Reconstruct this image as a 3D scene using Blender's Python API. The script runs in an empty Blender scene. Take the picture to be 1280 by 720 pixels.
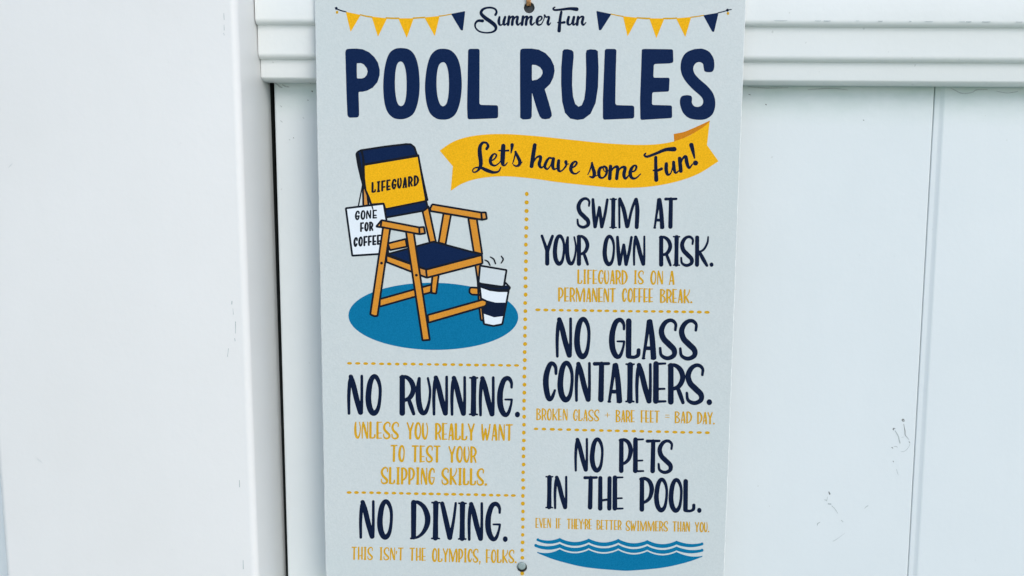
import bpy, bmesh, math, random
from mathutils import Vector, Matrix
from mathutils.geometry import tessellate_polygon
R = math.radians
random.seed(7)
S = bpy.context.scene
COL = S.collection

# ------------------------------------------------------------------ camera
# A pixel of the 1280x720 photograph is turned into a point of a real plane by AT(); F is the focal length in pixels.
F = 1100.0
_x = Vector((37000.0, 470.0, -1100.0)).normalized()          # world X seen from the camera (right, down, forward)
_d = Vector((-84.0, 9200.0, 1100.0)); _d = (_d - _x * _d.dot(_x)).normalized()   # world -Z
_y = _x.cross(_d).normalized()                                # world Y (into the fence)
if _y.z < 0: _y = -_y
CAM = Vector((0.0, -0.450, 0.0))
right = Vector((_x[0], _y[0], -_d[0])); down = Vector((_x[1], _y[1], -_d[1])); fwd = Vector((_x[2], _y[2], -_d[2]))
cam = bpy.data.cameras.new('camera'); cam_o = bpy.data.objects.new('camera', cam); COL.objects.link(cam_o)
cam_o.matrix_world = Matrix(((right.x, -down.x, -fwd.x, CAM.x), (right.y, -down.y, -fwd.y, CAM.y),
                             (right.z, -down.z, -fwd.z, CAM.z), (0, 0, 0, 1)))
cam.sensor_width = 36.0; cam.lens = 36.0 * F / 1280.0
cam.clip_start = 0.01; cam.clip_end = 2000
S.camera = cam_o

def AT(px, py, y):
    d = right * ((px - 640.0) / F) + down * ((py - 360.0) / F) + fwd
    return CAM + d * ((y - CAM.y) / d.y)

# ------------------------------------------------------------------ light
SUN_EL, SUN_AZ = R(38), R(148)
W = bpy.data.worlds.new('World'); S.world = W; W.use_nodes = True
nt = W.node_tree; nt.nodes.clear()
wo = nt.nodes.new('ShaderNodeOutputWorld'); bg = nt.nodes.new('ShaderNodeBackground'); sk = nt.nodes.new('ShaderNodeTexSky')
sk.sky_type = 'NISHITA'; sk.sun_disc = False; sk.sun_elevation = SUN_EL; sk.sun_rotation = SUN_AZ
sk.air_density = 1.0; sk.dust_density = 1.2; sk.ozone_density = 1.0
bg.inputs['Strength'].default_value = 0.14
nt.links.new(sk.outputs[0], bg.inputs[0]); nt.links.new(bg.outputs[0], wo.inputs[0])
sun = bpy.data.lights.new('sun', 'SUN'); sun.energy = 0.95; sun.angle = R(32); sun.color = (1.0, 0.975, 0.94)
sun_o = bpy.data.objects.new('sun', sun); COL.objects.link(sun_o)
sd = Vector((math.sin(SUN_AZ) * math.cos(SUN_EL), math.cos(SUN_AZ) * math.cos(SUN_EL), math.sin(SUN_EL)))
sun_o.rotation_euler = sd.to_track_quat('Z', 'Y').to_euler()
S.view_settings.view_transform = 'Standard'; S.view_settings.look = 'None'
S.view_settings.exposure = 0.42; S.view_settings.gamma = 1.0
S.render.engine = 'CYCLES'; S.cycles.max_bounces = 8; S.cycles.diffuse_bounces = 5

# ------------------------------------------------------------------ materials
def new_mat(name):
    m = bpy.data.materials.new(name); m.use_nodes = True
    return m, m.node_tree, m.node_tree.nodes['Principled BSDF']

def noise(t, scale, detail=3, rough=0.5, vec=None):
    n = t.nodes.new('ShaderNodeTexNoise'); n.inputs['Scale'].default_value = scale
    n.inputs['Detail'].default_value = detail; n.inputs['Roughness'].default_value = rough
    t.links.new(vec, n.inputs['Vector']) if vec else None
    return n

def coords(t, scale=(1, 1, 1)):
    c = t.nodes.new('ShaderNodeTexCoord'); mp = t.nodes.new('ShaderNodeMapping')
    mp.inputs['Scale'].default_value = scale
    t.links.new(c.outputs['Object'], mp.inputs['Vector'])
    return mp.outputs[0]

def ramp(t, src, a, b, ca=(0, 0, 0, 1), cb=(1, 1, 1, 1)):
    r = t.nodes.new('ShaderNodeValToRGB')
    r.color_ramp.elements[0].position = a; r.color_ramp.elements[1].position = b
    r.color_ramp.elements[0].color = ca; r.color_ramp.elements[1].color = cb
    t.links.new(src, r.inputs[0]); return r.outputs[0]

def mix(t, fac, a, b):
    m = t.nodes.new('ShaderNodeMix'); m.data_type = 'RGBA'
    for sock, v in ((m.inputs[0], fac), (m.inputs[6], a), (m.inputs[7], b)):
        if hasattr(v, 'is_output'): t.links.new(v, sock)
        elif isinstance(v, tuple): sock.default_value = v if len(v) == 4 else (*v, 1)
        else: sock.default_value = v
    return m.outputs[2]

def bump(t, h, strength, dist, b):
    n = t.nodes.new('ShaderNodeBump'); n.inputs['Strength'].default_value = strength
    n.inputs['Distance'].default_value = dist
    t.links.new(h, n.inputs['Height']); t.links.new(n.outputs[0], b.inputs['Normal'])

def vinyl(name, base, dirt, algae=None, SP=0.3):
    m, t, b = new_mat(name)
    v = coords(t)
    big = noise(t, 9, 4, 0.6, v); fine = noise(t, 260, 3, 0.6, v)
    streak = noise(t, 40, 3, 0.6, coords(t, (1, 1, 0.12)))
    c = mix(t, ramp(t, big.outputs[0], 0.35, 0.75), base, dirt)
    c = mix(t, ramp(t, streak.outputs[0], 0.5, 0.85, (0, 0, 0, 1), (.35, .35, .35, 1)), c, dirt)
    speck = ramp(t, noise(t, 330, 2, 0.5, v).outputs[0], 0.74, 0.78, (0, 0, 0, 1), (SP, SP, SP, 1))
    c = mix(t, speck, c, (0.35, 0.36, 0.34))
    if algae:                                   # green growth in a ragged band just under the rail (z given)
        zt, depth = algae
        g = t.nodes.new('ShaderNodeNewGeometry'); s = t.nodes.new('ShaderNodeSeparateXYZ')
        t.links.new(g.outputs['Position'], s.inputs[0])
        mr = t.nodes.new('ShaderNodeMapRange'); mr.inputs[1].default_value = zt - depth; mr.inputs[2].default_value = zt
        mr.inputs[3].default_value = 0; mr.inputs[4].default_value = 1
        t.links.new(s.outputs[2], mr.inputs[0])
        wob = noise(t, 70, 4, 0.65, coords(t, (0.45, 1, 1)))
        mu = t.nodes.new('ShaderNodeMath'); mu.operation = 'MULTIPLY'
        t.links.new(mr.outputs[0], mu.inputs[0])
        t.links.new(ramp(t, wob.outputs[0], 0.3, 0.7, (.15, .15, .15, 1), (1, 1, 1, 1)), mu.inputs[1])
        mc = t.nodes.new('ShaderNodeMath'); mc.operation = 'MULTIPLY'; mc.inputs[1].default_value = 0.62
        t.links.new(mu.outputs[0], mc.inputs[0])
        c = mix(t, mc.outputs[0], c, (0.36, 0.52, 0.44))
    t.links.new(c, b.inputs['Base Color'])
    b.inputs['Roughness'].default_value = 0.42
    b.inputs['Specular IOR Level'].default_value = 0.4
    mm = t.nodes.new('ShaderNodeMath'); mm.operation = 'ADD'
    t.links.new(fine.outputs[0], mm.inputs[0]); t.links.new(streak.outputs[0], mm.inputs[1])
    wave_n = noise(t, 11, 2, 0.5, coords(t, (1, 1, 0.35)))
    m2 = t.nodes.new('ShaderNodeMath'); m2.operation = 'MULTIPLY_ADD'; m2.inputs[1].default_value = 6.0
    t.links.new(wave_n.outputs[0], m2.inputs[0]); t.links.new(mm.outputs[0], m2.inputs[2])
    bump(t, m2.outputs[0], 0.14, 0.0006, b)
    t.links.new(ramp(t, big.outputs[0], 0.3, 0.7, (.36, .36, .36, 1), (.52, .52, .52, 1)), b.inputs['Roughness'])
    return m

def ink(name, col, spread=0.10, rough=0.6):
    """printed colour with the fine grain of the print"""
    m, t, b = new_mat(name)
    v = coords(t)
    n = noise(t, 1500, 2, 0.6, v); n2 = noise(t, 60, 3, 0.6, v)
    lo = tuple(c * (1 - spread) for c in col); hi = tuple(min(1, c * (1 + spread) + 0.004) for c in col)
    c = mix(t, ramp(t, n.outputs[0], 0.3, 0.7), lo, hi)
    c = mix(t, ramp(t, n2.outputs[0], 0.45, 0.8, (0, 0, 0, 1), (.25, .25, .25, 1)), c, hi)
    t.links.new(c, b.inputs['Base Color'])
    b.inputs['Roughness'].default_value = rough; b.inputs['Specular IOR Level'].default_value = 0.05
    bump(t, n.outputs[0], 0.10, 0.0002, b)
    return m

def plain(name, col, rough=0.5, metal=0.0, sc=300):
    m, t, b = new_mat(name)
    n = noise(t, sc, 3, 0.6, coords(t))
    t.links.new(mix(t, ramp(t, n.outputs[0], 0.3, 0.7), tuple(c * .8 for c in col), tuple(min(1, c * 1.15) for c in col)), b.inputs['Base Color'])
    b.inputs['Roughness'].default_value = rough; b.inputs['Metallic'].default_value = metal
    return m

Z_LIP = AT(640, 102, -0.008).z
M_POST = vinyl('post_vinyl', (0.81, 0.805, 0.795), (0.77, 0.765, 0.75), SP=0.06)
M_RAIL = vinyl('rail_vinyl', (0.79, 0.815, 0.81), (0.75, 0.775, 0.76))
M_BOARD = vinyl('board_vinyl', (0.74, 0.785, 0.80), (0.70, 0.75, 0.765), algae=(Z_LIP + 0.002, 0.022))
M_SCUFF = plain('scuff', (0.14, 0.15, 0.145), 0.8, sc=2500)
M_SMEAR = plain('smear', (0.44, 0.49, 0.495), 0.8, sc=1800)

M_PLATE, t, b = new_mat('sign_face')
v = coords(t)
g1 = noise(t, 1100, 3, 0.7, v); g2 = noise(t, 14, 4, 0.6, v); g3 = noise(t, 90, 4, 0.6, v)
c = mix(t, ramp(t, g1.outputs[0], 0.28, 0.72), (0.57, 0.615, 0.615), (0.645, 0.685, 0.685))
c = mix(t, ramp(t, g2.outputs[0], 0.40, 0.75, (0, 0, 0, 1), (.45, .45, .45, 1)), c, (0.55, 0.63, 0.63))
c = mix(t, ramp(t, g3.outputs[0], 0.62, 0.8, (0, 0, 0, 1), (.25, .25, .25, 1)), c, (0.50, 0.55, 0.57))
t.links.new(c, b.inputs['Base Color']); b.inputs['Roughness'].default_value = 0.42
b.inputs['Specular IOR Level'].default_value = 0.4
bump(t, g1.outputs[0], 0.25, 0.0003, b)
M_EDGE = plain('sign_edge', (0.78, 0.80, 0.80), 0.4)

NAVY = ink('navy_ink', (0.003, 0.016, 0.066))
DARKNAVY = ink('dark_navy_ink', (0.003, 0.010, 0.036))
YELLOW = ink('yellow_ink', (0.86, 0.44, 0.008), 0.12)
GOLD = ink('gold_ink', (0.63, 0.35, 0.014), 0.12)
FOLD = ink('ribbon_fold_ink', (0.60, 0.21, 0.012), 0.12)
WOOD = ink('wood_ink', (0.68, 0.275, 0.032), 0.10)
WOODDARK = ink('wood_end_ink', (0.62, 0.27, 0.06), 0.10)
BLUE = ink('pool_blue_ink', (0.001, 0.165, 0.33), 0.12)
WHITE = ink('white_ink', (0.78, 0.83, 0.88), 0.03)
PALE = ink('pale_ink', (0.62, 0.67, 0.69), 0.04)
BLACK = ink('outline_ink', (0.007, 0.010, 0.018))

# ------------------------------------------------------------------ object helpers
def link(name, me, mat, parent=None):
    o = bpy.data.objects.new(name, me); COL.objects.link(o)
    for m in (mat if isinstance(mat, (list, tuple)) else [mat]): me.materials.append(m)
    if parent: o.parent = parent
    return o

def tag(o, label=None, cat=None, group=None, kind=None):
    for k, val in (('label', label), ('category', cat), ('group', group), ('kind', kind)):
        if val: o[k] = val
    return o

def empty(name, loc=(0, 0, 0)):
    o = bpy.data.objects.new(name, None); COL.objects.link(o); o.empty_display_size = 0.02
    o.location = loc; return o

def from_pydata(name, vs, fs, smooth=False):
    me = bpy.data.meshes.new(name); me.from_pydata(vs, [], fs); me.update()
    if smooth:
        for p in me.polygons: p.use_smooth = True
    return me

def crm(pts, closed=False, n=8):
    """Catmull-Rom through points of any dimension"""
    if len(pts) < 3 and not closed:
        a, b_ = pts
        return [tuple(x + (y - x) * i / 4 for x, y in zip(a, b_)) for i in range(5)]
    P = list(pts); out = []
    L = len(P); segs = L if closed else L - 1
    for i in range(segs):
        if closed: p0, p1, p2, p3 = P[i - 1], P[i], P[(i + 1) % L], P[(i + 2) % L]
        else:
            p1, p2 = P[i], P[i + 1]
            p0 = P[i - 1] if i > 0 else tuple(2 * x - y for x, y in zip(p1, p2))
            p3 = P[i + 2] if i + 2 < L else tuple(2 * y - x for x, y in zip(p1, p2))
        for k in range(n):
            u = k / n
            out.append(tuple(0.5 * (2 * b2 + (c2 - a2) * u + (2 * a2 - 5 * b2 + 4 * c2 - d2) * u * u + (3 * b2 - a2 - 3 * c2 + d2) * u ** 3)
                             for a2, b2, c2, d2 in zip(p0, p1, p2, p3)))
    if not closed: out.append(tuple(P[-1]))
    return out

def rounded(pts, r):
    """polygon with its corners rounded by r"""
    out = []; n = len(pts)
    for i in range(n):
        p = Vector(pts[i]); a = Vector(pts[i - 1]); c_ = Vector(pts[(i + 1) % n])
        la, lc = (a - p).length, (c_ - p).length
        rr = min(r, la * .45, lc * .45)
        s0 = p + (a - p) * (rr / max(la, 1e-6)); s1 = p + (c_ - p) * (rr / max(lc, 1e-6))
        for k in range(6):
            u = k / 5
            q = s0 * (1 - u) ** 2 + p * (2 * u * (1 - u)) + s1 * u * u
            out.append((q.x, q.y))
    return out

class Ink:
    """collects flat printed shapes in photo pixels and lays them on a plane facing the camera side"""
    layer = 0
    def __init__(self, y, step=4e-6, base=3e-5):
        self.y = y; self.base = base; self.step = step; self.vs = []; self.fs = []
    def _lay(self):
        Ink.layer += 1
        return self.y - self.base - (Ink.layer % 400) * self.step * 0.25
    def at_level(self, k):
        self._lay = lambda: self.y - self.base - k * self.step
        return self
    def fill(self, outer, holes=()):
        y = self._lay()
        loops = [[Vector((p[0], p[1], 0)) for p in l] for l in [outer, *holes]]
        tris = tessellate_polygon(loops)
        flat = [p for l in loops for p in l]; b0 = len(self.vs)
        self.vs += [AT(p.x, p.y, y) for p in flat]
        for tr in tris:
            a, b_, c_ = (flat[i] for i in tr)
            cr = (b_.x - a.x) * (c_.y - a.y) - (b_.y - a.y) * (c_.x - a.x)
            self.fs.append(tuple(b0 + i for i in (tr if cr < 0 else tr[::-1])))
        return self
    def stroke(self, pts, closed=False, smooth=True, caps=True, n=8, wscale=1.0):
        y = self._lay()
        P = crm(pts, closed, n) if smooth else list(pts)
        q = [P[0]]
        for p in P[1:]:
            if math.hypot(p[0] - q[-1][0], p[1] - q[-1][1]) > 0.04: q.append(p)
        P = q; L = len(P)
        if L < 2: return self
        b0 = len(self.vs); eps = 2e-7
        for i in range(L):
            a = P[i - 1] if (i > 0 or closed) else P[i]; c_ = P[(i + 1) % L] if (i < L - 1 or closed) else P[i]
            dx, dy = c_[0] - a[0], c_[1] - a[1]; l = math.hypot(dx, dy) or 1
            nx, ny = -dy / l, dx / l; w = P[i][2] * wscale / 2
            self.vs.append(AT(P[i][0] + nx * w, P[i][1] + ny * w, y - i * eps))
            self.vs.append(AT(P[i][0] - nx * w, P[i][1] - ny * w, y - i * eps))
        for i in range(L if closed else L - 1):
            j = (i + 1) % L
            self.fs.append((b0 + 2 * i, b0 + 2 * j, b0 + 2 * j + 1, b0 + 2 * i + 1))
        if caps and not closed:
            for i, s in ((0, -1), (L - 1, 1)):
                a = P[i]; o_ = P[1] if i == 0 else P[L - 2]
                dx, dy = a[0] - o_[0], a[1] - o_[1]; ang = math.atan2(dy, dx); w = a[2] * wscale / 2
                m0 = len(self.vs); yy = y - (i + 0.5) * eps
                for k in range(9):
                    th = ang - math.pi / 2 + math.pi * k / 8
                    self.vs.append(AT(a[0] + math.cos(th) * w, a[1] + math.sin(th) * w, yy))
                self.fs.append(tuple(range(m0 + 8, m0 - 1, -1)))
        return self
    def dot(self, x, y, rx, ry=None, n=16, ang=0.0):
        ry = ry or rx
        return self.fill([(x + rx * math.cos(a) * math.cos(ang) - ry * math.sin(a) * math.sin(ang),
                           y + rx * math.cos(a) * math.sin(ang) + ry * math.sin(a) * math.cos(ang))
                          for a in (2 * math.pi * k / n for k in range(n))])
    def build(self, name, mat, parent, label=None):
        o = link(name, from_pydata(name, [tuple(p) for p in self.vs], self.fs), mat, parent)
        if label: o['label'] = label
        return o

# ------------------------------------------------------------------ setting: fence, post, ground
Z0 = -1.30
def extrude_profile(name, prof, x0, x1, mat, parent, smooth=False):
    """closed (y, z) profile swept along X"""
    n = len(prof); vs = [(x0, y, z) for y, z in prof] + [(x1, y, z) for y, z in prof]
    fs = [(i, (i + 1) % n, n + (i + 1) % n, n + i) for i in range(n)] + [tuple(range(n))[::-1], tuple(range(n, 2 * n))]
    me = from_pydata(name, vs, fs)
    bm = bmesh.new(); bm.from_mesh(me); bmesh.ops.recalc_face_normals(bm, faces=bm.faces); bm.to_mesh(me); bm.free()
    if smooth:
        for p in me.polygons: p.use_smooth = len(p.vertices) == 4
        me.set_sharp_from_angle(angle=R(40))
    return link(name, me, mat, parent)

def vertical_profile(name, prof_top, prof_bottom, z1, z0, mat, parent, smooth=False):
    """closed (x, y) profiles at the top and bottom joined"""
    n = len(prof_top); vs = [(x, y, z1) for x, y in prof_top] + [(x, y, z0) for x, y in prof_bottom]
    fs = [(i, (i + 1) % n, n + (i + 1) % n, n + i) for i in range(n)] + [tuple(range(n)), tuple(range(n, 2 * n))[::-1]]
    me = from_pydata(name, vs, fs)
    bm = bmesh.new(); bm.from_mesh(me); bmesh.ops.recalc_face_normals(bm, faces=bm.faces); bm.to_mesh(me); bm.free()
    if smooth:
        for p in me.polygons: p.use_smooth = len(p.vertices) == 4
        me.set_sharp_from_angle(angle=R(40))
    return link(name, me, mat, parent)

# ground
gm, t, b = new_mat('paving')
v = coords(t); g = noise(t, 3, 5, 0.6, v); g2 = noise(t, 60, 4, 0.7, v)
c = mix(t, g.outputs[0], (0.34, 0.41, 0.31), (0.41, 0.46, 0.37)); c = mix(t, ramp(t, g2.outputs[0], .4, .7, (0, 0, 0, 1), (.4, .4, .4, 1)), c, (0.24, 0.25, 0.21))
t.links.new(c, b.inputs['Base Color']); b.inputs['Roughness'].default_value = 0.9
go = link('ground', from_pydata('ground', [(-600, -600, Z0), (600, -600, Z0), (600, 600, Z0), (-600, 600, Z0)], [(0, 1, 2, 3)]), gm)
tag(go, kind='structure')

# post
YP0 = -0.043
xr = AT(299.0, 100, YP0).x; xr_b = AT(321.2, 700, YP0).x
xl = AT(4.0, 700, YP0).x - (xr_b - xr)
PW = xr - xl; YP1 = YP0 + 0.102
def post_prof(x0, x1, r=0.0034, slot=True):
    out = []
    for cx, cy, a0 in ((x0 + r, YP0 + r, 180), (x1 - r, YP0 + r, 270), (x1 - r, YP1 - r, 0), (x0 + r, YP1 - r, 90)):
        if a0 == 0 and slot:                       # routed slot that takes the ends of the boards
            out += [(x1, 0.0036), (x1 - .0004, 0.0042), (x1 - .003, 0.0044), (x1 - .003, YP0 + .003), (x0 + .003, YP0 + .003), (x0 + .003, YP1 - .003), (x1 - .003, YP1 - .003), (x1 - .003, 0.023), (x1, 0.023)]
        for k in range(9):
            a = R(a0 + 90 * k / 8); out.append((cx + r * math.cos(a), cy + r * math.sin(a)))
    return out
za_p, zb_p = AT(299, 100, YP0).z, AT(320, 700, YP0).z
def lean(z): return (xr_b - xr) * (z - za_p) / (zb_p - za_p)      # the post stands a trace out of plumb
post = vertical_profile('fence_post', [(x + lean(.35), y) for x, y in post_prof(xl, xr)], [(x + lean(Z0), y) for x, y in post_prof(xl, xr)], 0.35, Z0, M_POST, None, True)
M_GAP_FILLER = plain('gap_filler_dark', (0.030, 0.026, 0.022), 0.9, sc=80)  # unseen dark filler added in the hollow post so the gap stays black
filler_q = [(xl + .004, YP0 + .004), (xr - .0045, YP0 + .004), (xr - .0045, YP1 - .004), (xl + .004, YP1 - .004)]
vertical_profile('core', [(x + lean(.34), y) for x, y in filler_q], [(x + lean(Z0), y) for x, y in filler_q], .34, Z0, M_GAP_FILLER, post)['label'] = 'dark filler added inside the post to blacken the gap beside the boards'
tag(post, 'thick white vinyl fence post with rounded corners left of the pool sign', 'fence post')

# fence panels
RX1 = 0.95
Z_TOP = AT(640, -75, -0.018).z
def zr(py, y): return AT(640, py, y).z
def ovolo(ya, yb, pa, pb, n=8):
    """rounded step from a face (ya) back to the next one (yb), between two pixel rows"""
    za, zb2 = zr(pa, ya), zr(pb, yb)
    return [(ya + (yb - ya) * (1 - math.cos(t2)), za + (zb2 - za) * math.sin(t2)) for t2 in (R(84) * k2 / n for k2 in range(n + 1))]
PROF = [(-0.018, Z_TOP - .003), (-0.0165, Z_TOP - .0008), (-0.013, Z_TOP), (0.035, Z_TOP), (0.040, Z_TOP - .004), (0.040, zr(101, 0.0)), (0.0195, zr(101, 0.0)),
        (0.0195, zr(92, 0)), (0.0008, zr(92, 0)), (0.0008, zr(104, -.004)),
        (-0.0040, zr(104.6, -.004)), *ovolo(-0.0108, -0.0050, 97.5, 104.4)[::-1], (-0.0109, zr(80, -.0109)),
        (-0.0112, zr(76.2, -.0112)), *ovolo(-0.0144, -0.0116, 67.5, 75.6)[::-1], (-0.0145, zr(37, -.0145)),
        (-0.0148, zr(32.8, -.0148)), *ovolo(-0.018, -0.0152, 23.5, 32.2)[::-1]]
fence = empty('vinyl_fence', (0, 0, 0))
tag(fence, 'white vinyl fence panel with grooved top rail and wide boards behind the pool sign', 'fence panel')
rail_o = extrude_profile('top_rail', PROF, xr + 0.0001, RX1, M_RAIL, fence, True)

bl_t, bl_b = AT(342.3, 110, 0).x, AT(359.6, 718, 0).x
zt_, zb_ = AT(342.3, 110, 0).z, AT(358.3, 718, 0).z
j_t, j_b = AT(1168.5, 112, 0).x, AT(1135.0, 718, 0).x
def lerp_x(xa, xb, z): return xa + (xb - xa) * (z - zt_) / (zb_ - zt_)
ZB1 = zr(94, 0); ZB0 = Z0 + 0.06
YB = 0.019
def board_prof(z):
    x0 = lerp_x(bl_t, bl_b, max(z, zb_)); x1 = lerp_x(j_t, j_b, max(z, zb_))
    if z < zb_:
        x0 = lerp_x(bl_t, bl_b, zb_); x1 = lerp_x(j_t, j_b, zb_)
    r = 0.0008
    return [(x0, YB), (x0, r), (x0 + r * .3, r * .3), (x0 + r, 0), (x1 - r, 0), (x1 - r * .3, r * .3), (x1, r), (x1, .0135), (x1 - .004, .0135), (x1 - .004, YB)]
def board2_prof(z, width=0.287):
    x1 = lerp_x(j_t, j_b, max(z, zb_)) + 0.00065
    d = 0.0024
    return [(x1, YB), (x1, 0.0013), (x1 + .0003, 0.0010), (x1 + d, 0.0008), (x1 + d + .0006, 0.0006), (x1 + d + .0018, 0.0001), (x1 + d + .0024, 0), (x1 + width, 0), (x1 + width, YB)]
def board_mesh(fn, name, parent, label):
    zs = [ZB1, zb_, ZB0]; ps = [fn(z) for z in zs]; n = len(ps[0]); vs = []; fs = []
    for p, z in zip(ps, zs): vs += [(x, y, z) for x, y in p]
    for k in range(2):
        for i in range(n):
            fs.append((k * n + i, k * n + (i + 1) % n, (k + 1) * n + (i + 1) % n, (k + 1) * n + i))
    fs += [tuple(range(n)), tuple(range(2 * n, 3 * n))]
    me = from_pydata(name, vs, fs)
    bm = bmesh.new(); bm.from_mesh(me); bmesh.ops.recalc_face_normals(bm, faces=bm.faces); bm.to_mesh(me); bm.free()
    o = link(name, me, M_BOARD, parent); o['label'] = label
    return o
board1 = board_mesh(board_prof, 'board', fence, 'wide white board with dirt prints behind the sign')
board2 = board_mesh(board2_prof, 'board', fence, 'white board with a recessed edge strip at the right')
board_mesh(lambda z: [(x + 0.2872, y) for x, y in board2_prof(z)], 'board', fence, 'white board beyond the photographed one')

# panel on the far side of the post: only a sliver shows past the post's left corner
far = empty('vinyl_fence', (0, 0, 0))
XF = xl + 0.0015
tag(far, 'sliver of white fence panel at the left edge beyond the post', 'fence panel')
extrude_profile('top_rail', PROF, xl - 0.45, xl - 0.0001, M_RAIL, far, True)
vertical_profile('board', [(xl - .45, 0), (XF, 0), (XF, YB), (xl - .45, YB)], [(xl - .45, 0), (XF, 0), (XF, YB), (xl - .45, YB)], ZB1, ZB0, M_BOARD, far)

# scuffs and dirt on the vinyl
def scuffs(parent, y, strokes, mat, name='scuff_mark', label=None, base=6e-5):
    k = Ink(y, base=base)
    for s in strokes: k.stroke(s)
    merge(parent, k, mat)
def merge(o, k, mat):
    """dirt lies in the thing's own mesh, as a further material"""
    me = o.data; me.materials.append(mat); mi = len(me.materials) - 1
    n = len(me.vertices); nf = len(me.polygons)
    bm = bmesh.new(); bm.from_mesh(me)
    vs = [bm.verts.new(p) for p in k.vs]
    for f in k.fs:
        fa = bm.faces.new([vs[i] for i in f]); fa.material_index = mi
    bm.to_mesh(me); bm.free()
def T(ox, oy, sc, pts): return [(ox + p[0] / sc, oy + p[1] / sc) + ((p[2] / sc,) if len(p) > 2 else ()) for p in pts]
H = lambda *p: T(1100, 510, 8, p)
G2 = lambda *p: T(1010, 600, 7.2, p)
scuffs(board1, 0, [H((218, 122, 5), (228, 112, 9), (240, 120, 8), (243, 136, 3)), H((224, 126, 10), (234, 134, 7)),
    H((238, 160, 4), (243, 195, 5), (250, 230, 7), (252, 268, 5), (272, 295, 3), (292, 318, 2)), H((130, 212, 9), (138, 203, 8), (152, 206, 4)), H((134, 220, 6), (140, 214, 5)),
    H((118, 394, 7), (128, 401, 7)), H((130, 531, 6), (136, 538, 7)), H((290, 338, 6), (298, 344, 6)), G2((188, 108, 8), (196, 126, 12))],
    M_SCUFF, 'dirt_mark', 'dark fingertip shaped dirt marks')
scuffs(board1, 0, [H((152, 228, 7), (172, 262, 10), (186, 290, 9), (190, 312, 10), (200, 350, 12)), H((140, 388, 4), (160, 384, 6), (176, 394, 4)), H((210, 436, 3), (240, 434, 4), (270, 412, 4), (296, 372, 3), (298, 350, 3)),
    H((216, 294, 3), (236, 290, 4)), H((165, 612, 3), (172, 640, 4), (184, 672, 2)), G2((176, 150, 3), (168, 190, 5)), G2((150, 178, 6), (164, 182, 8)), G2((182, 214, 10), (204, 217, 12)), G2((214, 232, 5), (240, 258, 5), (268, 300, 3)),
    G2((300, 362, 6), (316, 378, 5)), G2((108, 380, 5), (88, 392, 8), (84, 410, 4)), G2((508, 256, 3), (528, 238, 6), (540, 232, 7)), G2((226, 550, 4), (250, 538, 4), (290, 510, 2), (330, 480, 2))],
    M_SMEAR, 'dirt_smear', 'pale grey dirty hand smears', 5e-5)
LB = lambda *p: T(300, 90, 6.54, p)
scuffs(board1, 0, [LB((588, 156, 9), (592, 160, 9)), LB((553, 229, 5), (558, 231, 5)), LB((572, 90, 4), (576, 92, 4)), LB((436, 537, 5), (440, 540, 5)), [(957.2, 130.4, 1.2), (957.8, 131, 1.2)], [(1079, 150, .7), (1080, 150.5, .7)], [(936, 118, .8), (938, 118.6, .8)]], M_SCUFF)
scuffs(board1, 0, [LB((280, 86, 6), (300, 98, 10), (322, 112, 8)), LB((306, 104, 8), (330, 122, 14), (344, 128, 8)), LB((348, 104, 8), (372, 118, 10), (400, 122, 8)), LB((330, 276, 6), (342, 286, 5)), LB((332, 398, 5), (346, 410, 5)), LB((514, 372, 4), (522, 378, 5)), LB((402, 552, 5), (408, 556, 5)),
    [(935, 108.5, 1), (960, 110, 1.4), (985, 109.5, .8)], [(1010, 112, .8), (1040, 110.5, 1.2), (1060, 112.5, .6)]], M_SMEAR, base=5e-5)
WV = lambda *p: T(1130, 90, 4.5, p)
scuffs(board2, 0, [WV((262, 90, 3), (290, 104, 5), (318, 118, 6), (350, 120, 5), (385, 114, 5), (410, 100, 5), (470, 98, 3)), WV((520, 108, 3), (580, 118, 4), (640, 110, 4))], M_SMEAR, base=5e-5)
rail_y = -0.018
scuffs(rail_o, rail_y, [[(x0, y, w), ((x0 + x1) / 2, y + .2, w * 1.3), (x1, y + .1, w)] for x0, x1, y, w in ((968, 984, 25.6, .4), (1019, 1026, 25.9, .5), (1030, 1038, 26.1, .8), (1070, 1074, 25.9, .4), (1098, 1103, 26.4, .9), (1137, 1139, 26.6, .9), (1156, 1166, 26.7, .5), (1199, 1206, 27, .5), (1208, 1214, 27.1, .9), (1228, 1238, 27.2, .8), (1270, 1278, 27.4, .6))], M_SMEAR)
B3 = lambda *p: T(260, 250, 3.6, p)
E5 = lambda *p: T(250, 500, 3.27, p)
C3 = lambda *p: T(270, 0, 4.5, p)
scuffs(post, YP0, [C3((44, 75, 2), (45, 100, 3), (46, 112, 2)), C3((45, 140, 2), (46, 170, 3)), C3((43, 185, 2), (46, 198, 2)), B3((108, 455, 3), (107, 468, 4)), B3((112, 488, 1), (114, 515, 2)), B3((124, 548, 3), (124, 600, 2)), B3((120, 622, 2), (122, 634, 3)), B3((92, 668, 2), (88, 705, 2)),
    E5((161, 328, 2), (162, 355, 3)), E5((176, 655, 2), (177, 690, 3)), [(11, 209, .4), (15, 205, .5)], [(46, 573, .4), (52, 578, .6)]], M_SMEAR, label='thin grey scrapes along the corner', base=3e-5)
xs = xr + 3e-5
k = Ink(0); k.vs = []; k.fs = []
def side_pt(px, py):
    d = right * ((px - 640.0) / F) + down * ((py - 360.0) / F) + fwd
    return CAM + d * ((xs - CAM.x) / d.x)
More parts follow.
